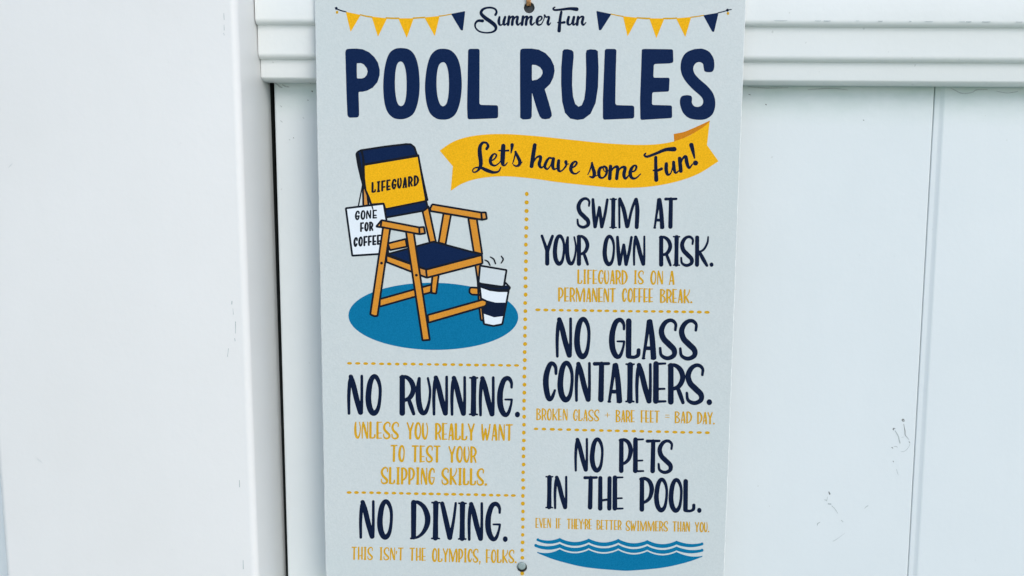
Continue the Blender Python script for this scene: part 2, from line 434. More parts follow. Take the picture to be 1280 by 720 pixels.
for seg in (((311.2, 321, .6), (311.8, 333, .8), (313, 350, .5)), ((315, 362, .4), (317.5, 369, .5))):
    P = crm(seg, n=5); b0 = len(k.vs)
    for p in P:
        w = p[2] / 2
        k.vs += [side_pt(p[0] - w, p[1]), side_pt(p[0] + w, p[1])]
    for i in range(len(P) - 1): k.fs.append((b0 + 2 * i, b0 + 2 * i + 2, b0 + 2 * i + 3, b0 + 2 * i + 1))
merge(post, k, M_SCUFF)

# ------------------------------------------------------------------ the sign
YS = -0.0205                                  # front face of the plate
TH = 0.0014
sign = empty('pool_sign', tuple(AT(654, 735, YS)))
bpy.context.view_layer.update()
tag(sign, 'tall printed POOL RULES sign hanging on the white fence rail', 'sign')
def sp(name, mat, k, label=None, parent=None):
    """put a printed shape under the sign, keeping its place"""
    o = k.build(name, mat, None, label)
    p = parent or sign
    o.parent = p; o.matrix_parent_inverse = p.matrix_world.inverted() if p is sign else Matrix.Identity(4)
    return o
def sub_place(o, parent):
    o.parent = parent
    return o

# plate outline in world metres
xl_s = [AT(393.2, 0, YS), AT(407.0, 720, YS)]; xr_s = [AT(932.5, 0, YS), AT(905.3, 720, YS)]
def edge_x(pr, z): return pr[0].x + (pr[1].x - pr[0].x) * (z - pr[0].z) / (pr[1].z - pr[0].z)
zt_s = AT(640, -30, YS).z; zb_s = AT(640, 737, YS).z
corner = [(edge_x(xl_s, zt_s), zt_s), (edge_x(xr_s, zt_s), zt_s), (edge_x(xr_s, zb_s), zb_s), (edge_x(xl_s, zb_s), zb_s)]
def rc(pts, r):
    return rounded(pts, r)
outline = rc(corner, 0.008)
HOLE_T = (661.4, 9.6); HOLE_B = (652.4, 709.2)
def hole(c, r_px=6.7, n=28):
    p = AT(c[0], c[1], YS); q = AT(c[0] + r_px, c[1], YS); r = (q - p).length
    return [(p.x + r * math.cos(2 * math.pi * k / n), p.z + r * math.sin(2 * math.pi * k / n)) for k in range(n)], p, r
h1, hp1, hr1 = hole(HOLE_T); h2, hp2, hr2 = hole(HOLE_B, 6.2)
# densify the outline so the long edges can be a little nicked
dense = []
for i in range(len(outline)):
    a, c_ = outline[i], outline[(i + 1) % len(outline)]
    n = max(1, int(math.hypot(c_[0] - a[0], c_[1] - a[1]) / 0.004))
    for k2 in range(n):
        u = k2 / n; j = 0.0001 if n > 1 else 0
        dense.append((a[0] + (c_[0] - a[0]) * u + random.uniform(-j, j), a[1] + (c_[1] - a[1]) * u))
loops2 = [[Vector((x, z, 0)) for x, z in l] for l in (dense, h1, h2)]
tris = tessellate_polygon(loops2)
flat = [p for l in loops2 for p in l]; N = len(flat)
cx = sum(p.x for p in flat[:len(dense)]) / len(dense); cz = sum(p.y for p in flat[:len(dense)]) / len(dense)
CH = 0.00028
def inset(l, nth):
    if nth == 0:
        hw = (max(p.x for p in l) - min(p.x for p in l)) / 2; hh = (max(p.y for p in l) - min(p.y for p in l)) / 2
        return [(cx + (p.x - cx) * (1 - CH / hw), cz + (p.y - cz) * (1 - CH / hh)) for p in l]
    mx = sum(p.x for p in l) / len(l); mz = sum(p.y for p in l) / len(l)
    return [(mx + (p.x - mx) * 1.07, mz + (p.y - mz) * 1.07) for p in l]
front = [q for nth, l in enumerate(loops2) for q in inset(l, nth)]
vs = [(x, YS, z) for x, z in front] + [(p.x, YS + CH, p.y) for p in flat] + [(p.x, YS + TH, p.y) for p in flat]
fs = []; mats = []
for tr in tris:
    fs.append(tuple(tr)); mats.append(0); fs.append(tuple(2 * N + i for i in tr[::-1])); mats.append(0)
o0 = 0
for l in loops2:
    m = len(l)
    for i in range(m):
        for lay in (0, N):
            fs.append((lay + o0 + i, lay + o0 + (i + 1) % m, lay + N + o0 + (i + 1) % m, lay + N + o0 + i)); mats.append(1)
    o0 += m
me = from_pydata('plate', vs, fs)
bm = bmesh.new(); bm.from_mesh(me); bmesh.ops.recalc_face_normals(bm, faces=bm.faces)
bm.faces.ensure_lookup_table()
for f, mi in zip(bm.faces, mats): f.material_index = mi
bm.to_mesh(me); bm.free()
plate = link('plate', me, [M_PLATE, M_EDGE]); plate.parent = sign; plate.matrix_parent_inverse = sign.matrix_world.inverted()
plate['label'] = 'pale blue grey printed plate'

def K(reset=False):
    if reset: Ink.layer = 0
    return Ink(YS)

# ---- title POOL RULES
k = K(True)
A1 = lambda *p: T(390, 0, 4.5, p)
A2 = lambda *p: T(660, 0, 4.5, p)
def rnd(pts, r=2.2): return rounded(pts, r)
# P
k.fill(A1(*[(190, 283), (196, 276), (215, 274), (250, 273), (285, 277), (320, 293), (350, 320), (371, 352), (381, 392), (380, 425), (368, 462), (342, 493), (310, 510), (285, 516), (265, 517), (262, 520),
    (263, 560), (265, 620), (265, 648), (260, 658), (250, 661), (212, 662), (203, 656), (199, 645), (195, 560), (191, 430), (188, 320), (187, 295)]),
    [A1((254, 356), (275, 355), (292, 363), (307, 382), (313, 402), (308, 422), (295, 436), (280, 441), (256, 441), (253, 436), (252, 400), (252, 360))])
def oval(f, outer, inner): k.fill(crm([q[:2] for q in f(*outer)], True), [crm([q[:2] for q in f(*inner)], True)])
oval(A1, [(500, 270), (545, 278), (577, 310), (597, 370), (605, 450), (604, 520), (592, 590), (570, 640), (535, 664), (498, 671), (460, 664), (428, 635), (409, 585), (401, 510), (402, 440), (412, 365), (432, 305), (462, 277)],
     [(498, 346), (516, 360), (528, 405), (532, 470), (529, 540), (519, 582), (503, 596), (486, 588), (474, 555), (467, 490), (469, 410), (480, 360)])
oval(A1, [(735, 274), (778, 282), (812, 315), (833, 370), (842, 450), (841, 515), (830, 585), (808, 640), (775, 667), (738, 673), (700, 667), (665, 638), (645, 585), (636, 515), (637, 450), (648, 370), (668, 312), (698, 282)],
     [(737, 350), (754, 362), (766, 405), (770, 470), (767, 535), (757, 580), (740, 597), (722, 588), (708, 550), (701, 490), (703, 415), (715, 365)])
k.fill(rnd(A1((878, 275), (943, 274), (942, 590), (1047, 592), (1047, 665), (875, 672), (872, 600), (876, 400)), 3.0))
# R (left part in the first crop, the rest in the second): x in the second crop's scale
k.fill(A2(*[(-43, 282), (-36, 275), (-20, 273), (20, 273), (60, 279), (98, 298), (128, 330), (146, 368), (150, 398), (143, 435), (125, 472), (98, 498), (94, 503), (100, 520), (118, 580), (133, 635), (134, 652), (122, 667), (98, 671), (78, 668), (66, 655), (52, 620), (35, 565), (24, 525), (22, 525), (22, 600), (21, 655), (15, 668), (-5, 672), (-30, 672), (-44, 662), (-45, 500), (-45, 300)]),
    [A2((24, 364), (45, 366), (68, 378), (80, 396), (82, 412), (72, 432), (52, 447), (24, 453), (22, 445), (22, 370))])
k.fill(A2(*([(194, 288), (202, 278), (222, 276), (246, 282), (256, 292), (257, 320), (250, 400), (248, 480), (254, 545), (266, 585), (284, 600), (302, 592), (316, 560), (324, 500), (327, 400), (325, 300), (330, 282), (350, 277), (380, 279), (393, 288), (397, 380), (394, 490), (380, 580), (352, 640), (312, 670), (278, 675), (238, 667), (208, 635), (192, 570), (186, 470), (187, 380)])))
k.fill(rnd(A2((432, 275), (498, 275), (494, 400), (491, 591), (598, 594), (598, 666), (421, 674), (421, 560), (428, 380)), 3.2))
k.fill(rnd(A2((640, 278), (655, 275), (816, 277), (818, 352), (795, 357), (708, 360), (705, 437), (797, 437), (793, 514), (775, 516), (699, 519), (697, 590), (810, 593), (811, 664), (632, 675), (630, 560), (636, 400)), 2.6))
k.fill(crm(A2(*[(985, 275), (1020, 292), (1044, 330), (1048, 375), (1038, 402), (1012, 406), (993, 400), (988, 380), (984, 360), (970, 350), (950, 352), (934, 368), (930, 392), (940, 418), (968, 448), (1010, 485), (1038, 520), (1052, 560), (1052, 605), (1036, 645), (1002, 669), (960, 674), (910, 666), (875, 638), (857, 595), (855, 562), (866, 541), (895, 535), (918, 540), (923, 555), (922, 578), (935, 597), (955, 601), (975, 594), (985, 577), (982, 556), (965, 535), (925, 500), (885, 455), (864, 415), (858, 375), (866, 330), (890, 296), (930, 278), (960, 274)]), True, 4))
sp('title_lettering', NAVY, k, 'large bold navy POOL RULES')

# ---- script lettering
k = K(True)
f = lambda *p: k.stroke(T(590, 0, 8.533, p), wscale=1.12)
f((250, 158, 24), (262, 130, 22), (248, 98, 20), (205, 82, 19), (150, 85, 20), (108, 108, 26), (98, 145, 30), (140, 190, 36), (200, 232, 38), (248, 275, 34), (252, 315, 24), (215, 342, 18), (150, 349, 15), (80, 335, 16), (38, 295, 16), (36, 250, 20), (65, 222, 24), (112, 222, 30))
f((293, 182, 20), (286, 225, 28), (292, 258, 24), (313, 267, 14), (338, 235, 10), (352, 190, 14)); f((353, 182, 24), (338, 238, 28), (346, 266, 18), (375, 245, 10))
for dx in (0, 148):
    f((397 + dx, 178, 27), (385 + dx, 262, 28)); f((392 + dx, 225, 10), (415 + dx, 185, 16), (440 + dx, 180, 24), (432 + dx, 225, 27), (428 + dx, 262, 27))
    f((436 + dx, 225, 10), (462 + dx, 185, 16), (487 + dx, 182, 24), (478 + dx, 235, 27), (490 + dx, 266, 18), (522 + dx, 240, 10))
f((690, 228, 12), (722, 222, 12), (745, 196, 17), (736, 176, 16), (710, 184, 22), (693, 225, 29), (704, 262, 22), (738, 258, 13), (765, 210, 10), (776, 165, 12))
f((774, 163, 20), (790, 182, 16), (822, 182, 20), (808, 240, 27), (818, 266, 18), (840, 243, 9))
f((884, 76, 13), (867, 90, 18), (880, 106, 20), (940, 103, 22), (1040, 92, 28), (1116, 98, 38)); f((953, 128, 24), (940, 200, 28), (929, 328, 34)); f((916, 240, 14), (952, 243, 20), (985, 238, 26))
f((1032, 182, 26), (1020, 235, 28), (1030, 262, 22), (1056, 255, 12), (1082, 195, 14)); f((1088, 182, 25), (1076, 240, 28), (1086, 266, 16), (1110, 245, 10))
f((1132, 182, 26), (1121, 262, 28)); f((1128, 222, 10), (1158, 182, 16), (1186, 184, 24), (1174, 240, 27), (1188, 266, 18), (1215, 240, 10))
sp('script_lettering', DARKNAVY, k, 'small navy script Summer Fun')

# ---- bunting
def bunting(f, flags, cords, navy_cord, knot, tip):
    k = K(True)
    for c_ in cords: k.stroke(f(*c_))
    root = sp('bunting_print', GOLD, k, 'string of printed yellow and navy pennants')
    root_inv = sign.matrix_world
    k = K(); k.stroke(f(*navy_cord)); k.dot(*f(knot)[0], 1.7, 1.9); k.stroke(f((knot[0], knot[1], 6), (knot[0] + (-6 if knot[0] < 500 else 22), knot[1] - 4, 5)))
    subp('cord', DARKNAVY, k, root)
    k = K(); k.dot(*f(tip)[0], 1.6, 1.9); subp('cord_tip', GOLD, k, root)
    for mat, tri in flags:
        k = K(); k.fill(rounded(f(*tri), 1.5)); subp('pennant', mat, k, root)
def subp(name, mat, k, parent, label=None):
    o = k.build(name, mat, None, label)
    o.parent = parent; o.matrix_parent_inverse = sign_inv
    return o
sign_inv = Matrix.Identity(4)     # the printed roots keep world placement (their own matrices are identity in world space)
Y_, N_ = YELLOW, NAVY
bunting(A1, [(Y_, ((190, 66), (274, 84), (217, 180))), (Y_, ((335, 93), (422, 103), (371, 207))), (Y_, ((485, 103), (572, 103), (533, 214))), (Y_, ((632, 98), (718, 90), (691, 204))), (N_, ((782, 78), (862, 62), (849, 172), (837, 170)))],
        [[(272, 83, 7), (305, 91, 8), (337, 96, 9)], [(418, 101, 9), (455, 103, 9), (488, 103, 9)], [(570, 102, 9), (634, 98, 8)], [(715, 91, 7), (750, 86, 6), (783, 79, 6)]],
        [(139, 50, 7), (165, 60, 7), (192, 67, 6)], (137, 47), (141, 69))
bunting(A2, [(N_, ((384, 61), (469, 79), (411, 170), (399, 170))), (Y_, ((534, 91), (617, 100), (560, 205))), (Y_, ((682, 103), (767, 104), (722, 216))), (Y_, ((833, 103), (918, 96), (885, 209))), (N_, ((986, 86), (1072, 71), (1047, 180), (1036, 178)))],
        [[(466, 79, 6), (500, 86, 6), (536, 93, 7)], [(614, 100, 8), (650, 103, 9), (685, 104, 9)], [(764, 104, 9), (800, 104, 9), (836, 102, 8)], [(916, 97, 7), (955, 92, 6), (988, 86, 6)]],
        [(1070, 72, 6), (1100, 65, 6), (1122, 58, 6)], (1122, 57), (1125, 75))

# ---- ribbon banner
A3 = lambda *p: T(540, 140, 3.459, p)
k = K(True)
top = crm([(33, 167), (95, 127), (180, 103), (300, 95), (450, 104), (600, 120), (750, 135), (900, 142), (1000, 136), (1080, 116), (1150, 80), (1201, 38)], n=6)
bot = crm([(1239, 213), (1150, 268), (1050, 303), (930, 324), (800, 328), (700, 320), (550, 304), (420, 286), (300, 278), (200, 288), (130, 310), (81, 341)], n=6)
k.fill(A3(*(top + [(1189, 143)] + bot + [(90, 235)])))
rib = sp('ribbon_banner', YELLOW, k, 'wavy yellow ribbon')
k = K(); k.fill(A3(*(crm([(1045, 95), (1085, 87), (1120, 74), (1165, 54), (1201, 37)], n=5) + crm([(1201, 41), (1175, 64), (1130, 92), (1085, 114), (1047, 127)], n=5)))); subp('ribbon_fold', FOLD, k, rib)
k = K()
f = lambda *p: k.stroke(T(585, 165, 8.533, p), wscale=1.12)
f((198, 180, 28), (214, 150, 28), (195, 116, 22), (155, 117, 26), (128, 160, 36), (126, 230, 42), (136, 310, 40), (132, 368, 34), (100, 415, 20), (62, 430, 14), (50, 405, 13), (80, 381, 14), (140, 382, 26), (200, 408, 36), (270, 430, 28), (325, 420, 19), (350, 378, 12))
f((245, 308, 14), (282, 288, 16), (303, 250, 19), (282, 232, 16), (255, 255, 26), (238, 300, 32), (250, 343, 28), (290, 358, 18), (332, 330, 12), (350, 300, 8))
f((377, 148, 42), (371, 250, 46), (370, 335, 38), (392, 356, 18), (420, 328, 10)); f((330, 198, 14), (380, 200, 16), (432, 198, 20))
f((471, 138, 36), (468, 172, 26), (459, 222, 13))
f((475, 338, 10), (492, 285, 14), (510, 208, 16)); f((506, 212, 22), (530, 262, 30), (552, 312, 34), (545, 350, 30), (512, 364, 18), (485, 350, 13)); f((552, 345, 18), (578, 320, 9))
f((712, 140, 38), (695, 250, 40), (678, 365, 38)); f((695, 330, 11), (732, 272, 18), (772, 262, 28), (772, 295, 32), (760, 345, 34), (780, 380, 22), (812, 362, 10))
f((895, 280, 18), (862, 280, 22), (830, 328, 30), (820, 372, 28), (845, 396, 18), (878, 360, 12), (902, 295, 14)); f((912, 285, 32), (902, 345, 36), (912, 392, 26), (942, 390, 12), (958, 370, 8))
f((968, 305, 30), (962, 365, 34), (970, 412, 28), (1002, 412, 15), (1045, 360, 20), (1048, 312, 22), (1032, 322, 12), (1045, 345, 9), (1075, 340, 9))
f((1095, 388, 15), (1138, 366, 18), (1160, 332, 22), (1145, 314, 18), (1113, 338, 28), (1096, 390, 34), (1112, 432, 26), (1150, 445, 16), (1190, 420, 11))
f = lambda *p: k.stroke(T(725, 150, 7.111, p), wscale=1.12)
f((70, 485, 8), (90, 440, 11), (108, 378, 13)); f((106, 383, 18), (116, 430, 26), (128, 475, 30), (116, 508, 22), (88, 504, 13)); f((128, 500, 12), (150, 494, 9), (165, 480, 9))
f((208, 418, 18), (180, 428, 24), (167, 468, 28), (177, 508, 22), (207, 512, 15), (234, 480, 20), (236, 432, 22), (215, 412, 17), (207, 425, 12), (218, 455, 9), (250, 450, 9))
f((272, 412, 28), (264, 520, 30)); f((272, 468, 10), (300, 425, 16), (334, 422, 26), (326, 520, 28)); f((334, 468, 10), (364, 425, 16), (400, 424, 26), (390, 485, 28), (404, 520, 20), (438, 488, 10))
f((455, 462, 13), (488, 450, 15), (502, 416, 18), (485, 404, 15), (458, 430, 25), (446, 475, 30), (462, 515, 24), (498, 516, 14), (538, 480, 9))
f((583, 297, 13), (573, 314, 18), (600, 325, 20), (680, 296, 23), (760, 264, 28), (838, 259, 38)); f((673, 332, 26), (674, 430, 28), (678, 532, 34)); f((652, 448, 13), (690, 448, 20), (725, 434, 24))
f((768, 390, 28), (766, 440, 30), (778, 482, 24), (806, 474, 12), (826, 410, 11), (832, 378, 14)); f((832, 375, 26), (836, 430, 28), (850, 470, 18), (880, 450, 10))
f((886, 342, 30), (896, 452, 32)); f((893, 400, 10), (912, 345, 16), (940, 325, 26), (950, 380, 30), (970, 425, 20), (1000, 392, 10))
f((990, 222, 36), (1006, 285, 26), (1018, 338, 13)); k.dot(725 + 1027 / 7.111, 150 + 382 / 7.111, 3.3)
subp('ribbon_lettering', DARKNAVY, k, rib)

# ---- hand lettered alphabet: strokes in a unit box, widths in cap heights
FONT = {
 'N': (.39, [[(.10, .965, .062), (.09, .55, .075), (.15, .22, .085), (.24, .075, .085)], [(.22, .065, .10), (.38, .26, .115), (.60, .62, .12), (.84, .935, .115)], [(.88, .93, .085), (.92, .62, .068), (.92, .045, .062)]]),
 'O': (.40, [('c', [(.17, .50, .125), (.26, .24, .12), (.42, .085, .105), (.62, .06, .10), (.81, .17, .085), (.91, .35, .072), (.89, .60, .072), (.79, .82, .085), (.62, .93, .11), (.44, .94, .12), (.27, .84, .125), (.18, .68, .128)])]),
 'R': (.38, [[(.17, .06, .12), (.17, .94, .125)], [(.08, .055, .07), (.42, .05, .085), (.73, .15, .11), (.88, .31, .115), (.82, .45, .11), (.62, .57, .10), (.35, .62, .08)], [(.60, .62, .085), (.74, .77, .095), (.90, .955, .075)]]),
 'U': (.36, [[(.20, .06, .075), (.14, .30, .115), (.15, .60, .128), (.29, .86, .125), (.50, .945, .11), (.70, .88, .09), (.88, .66, .066), (.95, .36, .06), (.80, .05, .055)]]),
 'I': (.25, [[(.52, .05, .13), (.5, .5, .118), (.48, .95, .13)], [(.14, .03, .042), (.52, .04, .05), (.88, .03, .042)], [(.12, .97, .042), (.48, .96, .05), (.86, .97, .042)]]),
 'G': (.38, [[(.93, .28, .055), (.92, .17, .068), (.80, .085, .09), (.62, .06, .10), (.40, .13, .11), (.22, .34, .12), (.17, .55, .128), (.22, .75, .125), (.38, .90, .115), (.56, .945, .10), (.73, .89, .075), (.88, .72, .055), (.94, .585, .052)], [(.52, .575, .042), (.94, .575, .05)]]),
 'D': (.42, [[(.17, .06, .125), (.16, .94, .115)], [(.10, .075, .07), (.38, .05, .085), (.70, .17, .11), (.89, .40, .13), (.87, .62, .12), (.65, .83, .085), (.35, .945, .058), (.03, .975, .05)]]),
 'V': (.36, [[(.10, .06, .10), (.34, .50, .118), (.57, .93, .115)], [(.60, .92, .09), (.80, .50, .07), (.94, .045, .058)]]),
 'S': (.43, [[(.91, .27, .06), (.93, .13, .068), (.75, .045, .08), (.50, .05, .088), (.27, .14, .105), (.14, .30, .12), (.25, .48, .125), (.55, .62, .13), (.83, .75, .122), (.84, .88, .105), (.60, .955, .092), (.35, .955, .085), (.12, .88, .07), (.07, .72, .058)]]),
 'W': (.56, [[(.08, .05, .085), (.13, .50, .115), (.20, .95, .10)], [(.23, .95, .085), (.45, .30, .075)], [(.47, .31, .085), (.55, .70, .105), (.60, .95, .10)], [(.62, .95, .085), (.80, .50, .09), (.93, .05, .08)]]),
 'M': (.70, [[(.08, .97, .062), (.07, .06, .07)], [(.10, .05, .09), (.28, .40, .118), (.43, .93, .115)], [(.47, .93, .085), (.64, .40, .08), (.82, .06, .085)], [(.85, .06, .10), (.90, .40, .125), (.87, .95, .115)]]),
 'A': (.36, [[(.12, .965, .062), (.36, .40, .078), (.50, .07, .10)], [(.58, .065, .105), (.72, .45, .12), (.82, .94, .125)], [(.30, .72, .085), (.75, .72, .085)], [(.06, .97, .042), (.20, .97, .042)], [(.68, .975, .042), (.94, .97, .042)]]),
 'T': (.44, [[(.11, .055, .088), (.5, .05, .075), (.90, .045, .07)], [(.50, .06, .115), (.46, .94, .125)]]),
 'Y': (.42, [[(.08, .045, .08), (.28, .28, .088), (.47, .50, .105)], [(.92, .05, .085), (.72, .28, .10), (.53, .52, .11)], [(.50, .48, .12), (.50, .94, .125)]]),
 'K': (.44, [[(.17, .06, .115), (.16, .94, .12)], [(.95, .04, .05), (.90, .22, .062), (.66, .43, .066), (.28, .55, .06)], [(.33, .52, .085), (.58, .74, .112), (.86, .955, .085)]]),
 'C': (.37, [[(.92, .31, .065), (.89, .15, .078), (.68, .065, .09), (.45, .11, .108), (.22, .35, .125), (.19, .60, .128), (.32, .86, .118), (.47, .94, .10), (.66, .88, .08), (.84, .72, .052)]]),
 'L': (.36, [[(.20, .06, .125), (.18, .92, .125)], [(.18, .945, .085), (.58, .955, .075), (.86, .90, .088), (.90, .78, .09)]]),
 'E': (.34, [[(.19, .05, .118), (.18, .94, .125)], [(.14, .05, .058), (.90, .04, .048)], [(.20, .655, .055), (.84, .645, .046)], [(.15, .955, .058), (.91, .945, .05)]]),
 'F': (.33, [[(.20, .05, .118), (.19, .95, .12)], [(.14, .05, .058), (.95, .04, .048)], [(.22, .63, .055), (.84, .62, .046)]]),
 'P': (.38, [[(.17, .07, .115), (.16, .94, .12)], [(.08, .065, .08), (.40, .05, .088), (.72, .14, .108), (.87, .34, .12), (.76, .57, .10), (.52, .69, .085), (.25, .745, .075)]]),
 'H': (.40, [[(.18, .05, .11), (.17, .94, .12)], [(.85, .05, .11), (.83, .94, .115)], [(.20, .71, .062), (.84, .67, .062)]]),
 'B': (.40, [[(.17, .06, .115), (.16, .94, .12)], [(.08, .06, .07), (.50, .06, .08), (.80, .20, .10), (.62, .38, .08), (.25, .46, .06)], [(.25, .46, .06), (.70, .55, .085), (.90, .74, .11), (.70, .91, .09), (.10, .965, .06)]]),
 '.': (.12, [[(.45, .935, .125), (.55, .935, .125)]]),
 ',': (.12, [[(.6, .92, .09), (.55, 1.0, .08), (.35, 1.12, .05)]]),
 "'": (.10, [[(.5, .32, .10), (.35, .50, .07)]]),
 '+': (.40, [[(.5, .05, .12), (.5, .95, .12)], [(.05, .5, .12), (.95, .5, .12)]]),
 '=': (.40, [[(.05, .25, .12), (.95, .25, .12)], [(.05, .75, .12), (.95, .75, .12)]]),
}
def glyph(k, ch, x0, x1, y0, y1, ws=1.0, tilt=0.0, jit=0.0, minw=0.0):
    h = y1 - y0; w = x1 - x0
    for s in FONT[ch][1]:
        closed = isinstance(s, tuple)
        pts = s[1] if closed else s
        dx, dy = random.uniform(-jit, jit) * h, random.uniform(-jit, jit) * h
        q = []
        for (x, y, ww) in pts:
            px = x0 + x * w + dx * (1 - abs(2 * y - 1)); py = y0 + y * h + dy + tilt * x * w
            q.append((px, py, max(ww, minw) * h * ws))
        k.stroke(q, closed=closed)
def word(k, s, x0, x1, y0, y1, slope=0.0, ws=1.0, gap=0.055, jit=0.008, minw=0.0):
    h = y1 - y0
    ws_ = [FONT[c_][0] for c_ in s]; tot = sum(ws_) + gap * (len(s) - 1)
    u = (x1 - x0) / tot; x = x0
    for c_, gw in zip(s, ws_):
        yy = slope * (x + gw * u / 2 - x0)
        glyph(k, c_, x, x + gw * u, y0 + yy, y1 + yy, ws, slope, jit, minw)
        x += (gw + gap) * u

def boxes(k, ox, oy, sc, items):
    for ch, a, c_, y0, y1 in items:
        if ch == '.': k.dot(ox + (a + c_) / 2 / sc, oy + (y0 + y1) / 2 / sc, (c_ - a) / 2 / sc, (y1 - y0) / 2 / sc)
        else: glyph(k, ch, ox + a / sc + .3, ox + c_ / sc - .3, oy + y0 / sc, oy + y1 / sc, 1.13, 0.012)
big = [
 ('SWIM AT YOUR OWN RISK', [
  (670, 240, 7.2, [('S', 363, 490, 48, 326), ('W', 498, 655, 54, 326), ('I', 655, 735, 56, 327), ('M', 733, 934, 48, 328), ('Y', 42, 160, 382, 660), ('O', 150, 264, 380, 660), ('U', 264, 366, 392, 660), ('R', 366, 478, 386, 663), ('O', 598, 713, 384, 664), ('W', 719, 872, 392, 664)]),
  (780, 240, 7.2, [('A', 262, 364, 50, 331), ('T', 360, 485, 48, 328), ('N', 78, 194, 388, 664), ('R', 313, 432, 393, 670), ('I', 433, 512, 393, 666), ('S', 504, 630, 392, 670), ('K', 635, 766, 392, 672), ('.', 770, 806, 634, 674)])]),
 ('NO GLASS CONTAINERS', [
  (670, 390, 6, [('N', 146, 271, 36, 343), ('O', 286, 409, 36, 350), ('G', 547, 670, 40, 352), ('C', 53, 160, 366, 672), ('O', 161, 283, 365, 674), ('N', 290, 412, 370, 674), ('T', 424, 560, 372, 674), ('A', 534, 647, 378, 682)]),
  (780, 390, 6, [('L', 13, 122, 50, 352), ('A', 131, 243, 50, 357), ('S', 260, 399, 50, 357), ('S', 411, 553, 53, 360), ('I', 4, 86, 382, 680), ('N', 84, 209, 378, 686), ('E', 220, 321, 373, 686), ('R', 328, 457, 384, 692), ('S', 460, 602, 387, 693), ('.', 619, 661, 654, 699)])]),
 ('NO RUNNING', [
  (425, 460, 10.283, [('N', 92, 299, 78, 602), ('O', 328, 537, 78, 607), ('R', 763, 970, 90, 610), ('U', 978, 1170, 105, 606)]),
  (540, 460, 10.283, [('N', 3, 207, 90, 612), ('N', 235, 439, 95, 615), ('I', 466, 603, 110, 611), ('N', 601, 806, 98, 622), ('G', 836, 1040, 98, 630), ('.', 1065, 1131, 560, 636)])]),
 ('NO DIVING', [
  (440, 620, 6.4, [('N', 56, 182, 28, 342), ('O', 201, 328, 26, 345), ('D', 466, 622, 34, 347), ('I', 627, 711, 43, 349), ('V', 707, 840, 42, 354), ('I', 842, 923, 49, 353), ('N', 924, 1050, 44, 359), ('G', 1065, 1192, 43, 362), ('.', 1206, 1246, 322, 368)])]),
 ('NO PETS IN THE POOL', [
  (675, 540, 6.857, [('N', 293, 413, 46, 340), ('O', 426, 546, 46, 344), ('P', 676, 794, 52, 350), ('I', 40, 120, 374, 656), ('N', 116, 236, 371, 662), ('T', 369, 500, 376, 662), ('H', 494, 616, 380, 672), ('E', 623, 719, 376, 671)]),
  (775, 540, 6.857, [('E', 113, 210, 50, 350), ('T', 218, 352, 62, 351), ('S', 320, 455, 65, 356), ('P', 166, 290, 384, 682), ('O', 291, 413, 391, 685), ('O', 416, 538, 394, 688), ('L', 541, 645, 405, 689), ('.', 661, 699, 650, 694)])]),
]
for nm, groups in big:
    k = K(True)
    for ox, oy, sc, items in groups: boxes(k, ox, oy, sc, items)
    sp('rule_lettering', DARKNAVY, k, 'navy hand lettered ' + nm)

small = [
 ('LIFEGUARD IS ON A PERMANENT COFFEE BREAK', 690, 330, 7.11, [('LIFEGUARD', 225, 670, 48, 176), ('IS', 727, 815, 56, 178), ('ON', 873, 987, 56, 182), ('A', 1038, 1090, 58, 184), ('PERMANENT', 55, 568, 206, 334), ('COFFEE', 622, 899, 212, 338), ('BREAK.', 960, 1246, 220, 345)]),
 ('BROKEN GLASS BARE FEET BAD DAY', 660, 505, 5.333, [('BROKEN', 55, 263, 28, 108), ('GLASS', 300, 475, 35, 113), ('+', 513, 547, 57, 89), ('BARE', 585, 712, 39, 121), ('FEET', 752, 878, 42, 124), ('=', 915, 943, 66, 96), ('BAD', 978, 1092, 48, 128), ('DAY.', 1128, 1244, 52, 134)]),
 ('UNLESS YOU REALLY WANT TO TEST YOUR SLIPPING SKILLS', 435, 520, 6.095, [('UNLESS', 50, 387, 40, 172), ('YOU', 448, 608, 46, 178), ('REALLY', 664, 964, 52, 182), ('WANT', 1016, 1257, 58, 186), ('TO', 325, 432, 218, 348), ('TEST', 486, 706, 222, 352), ('YOUR', 766, 979, 228, 355), ('SLIPPING', 250, 660, 388, 519), ('SKILLS.', 713, 1058, 394, 525)]),
 ("THIS ISN'T THE OLYMPICS FOLKS", 430, 675, 5.333, [('THIS', 50, 192, 44, 131), ("ISN'T", 236, 398, 48, 134), ('THE', 437, 546, 51, 138), ('OLYMPICS,', 587, 910, 54, 146), ('FOLKS.', 946, 1150, 62, 152)]),
 ("EVEN IF THEY'RE BETTER SWIMMERS THAN YOU", 660, 640, 5.333, [('EVEN', 50, 153, 39, 106), ('IF', 183, 221, 42, 109), ("THEY'RE", 260, 426, 44, 114), ('BETTER', 457, 623, 52, 118), ('SWIMMERS', 652, 933, 57, 126), ('THAN', 964, 1079, 62, 130), ('YOU.', 1113, 1208, 66, 134)]),
]
for nm, ox, oy, sc, items in small:
    k = K(True)
    for s, a, c_, y0, y1 in items: word(k, s, ox + a / sc, ox + c_ / sc, oy + y0 / sc, oy + y1 / sc, 0.014, 1.12)
    sp('note_lettering', GOLD, k, 'thin gold hand lettered ' + nm)

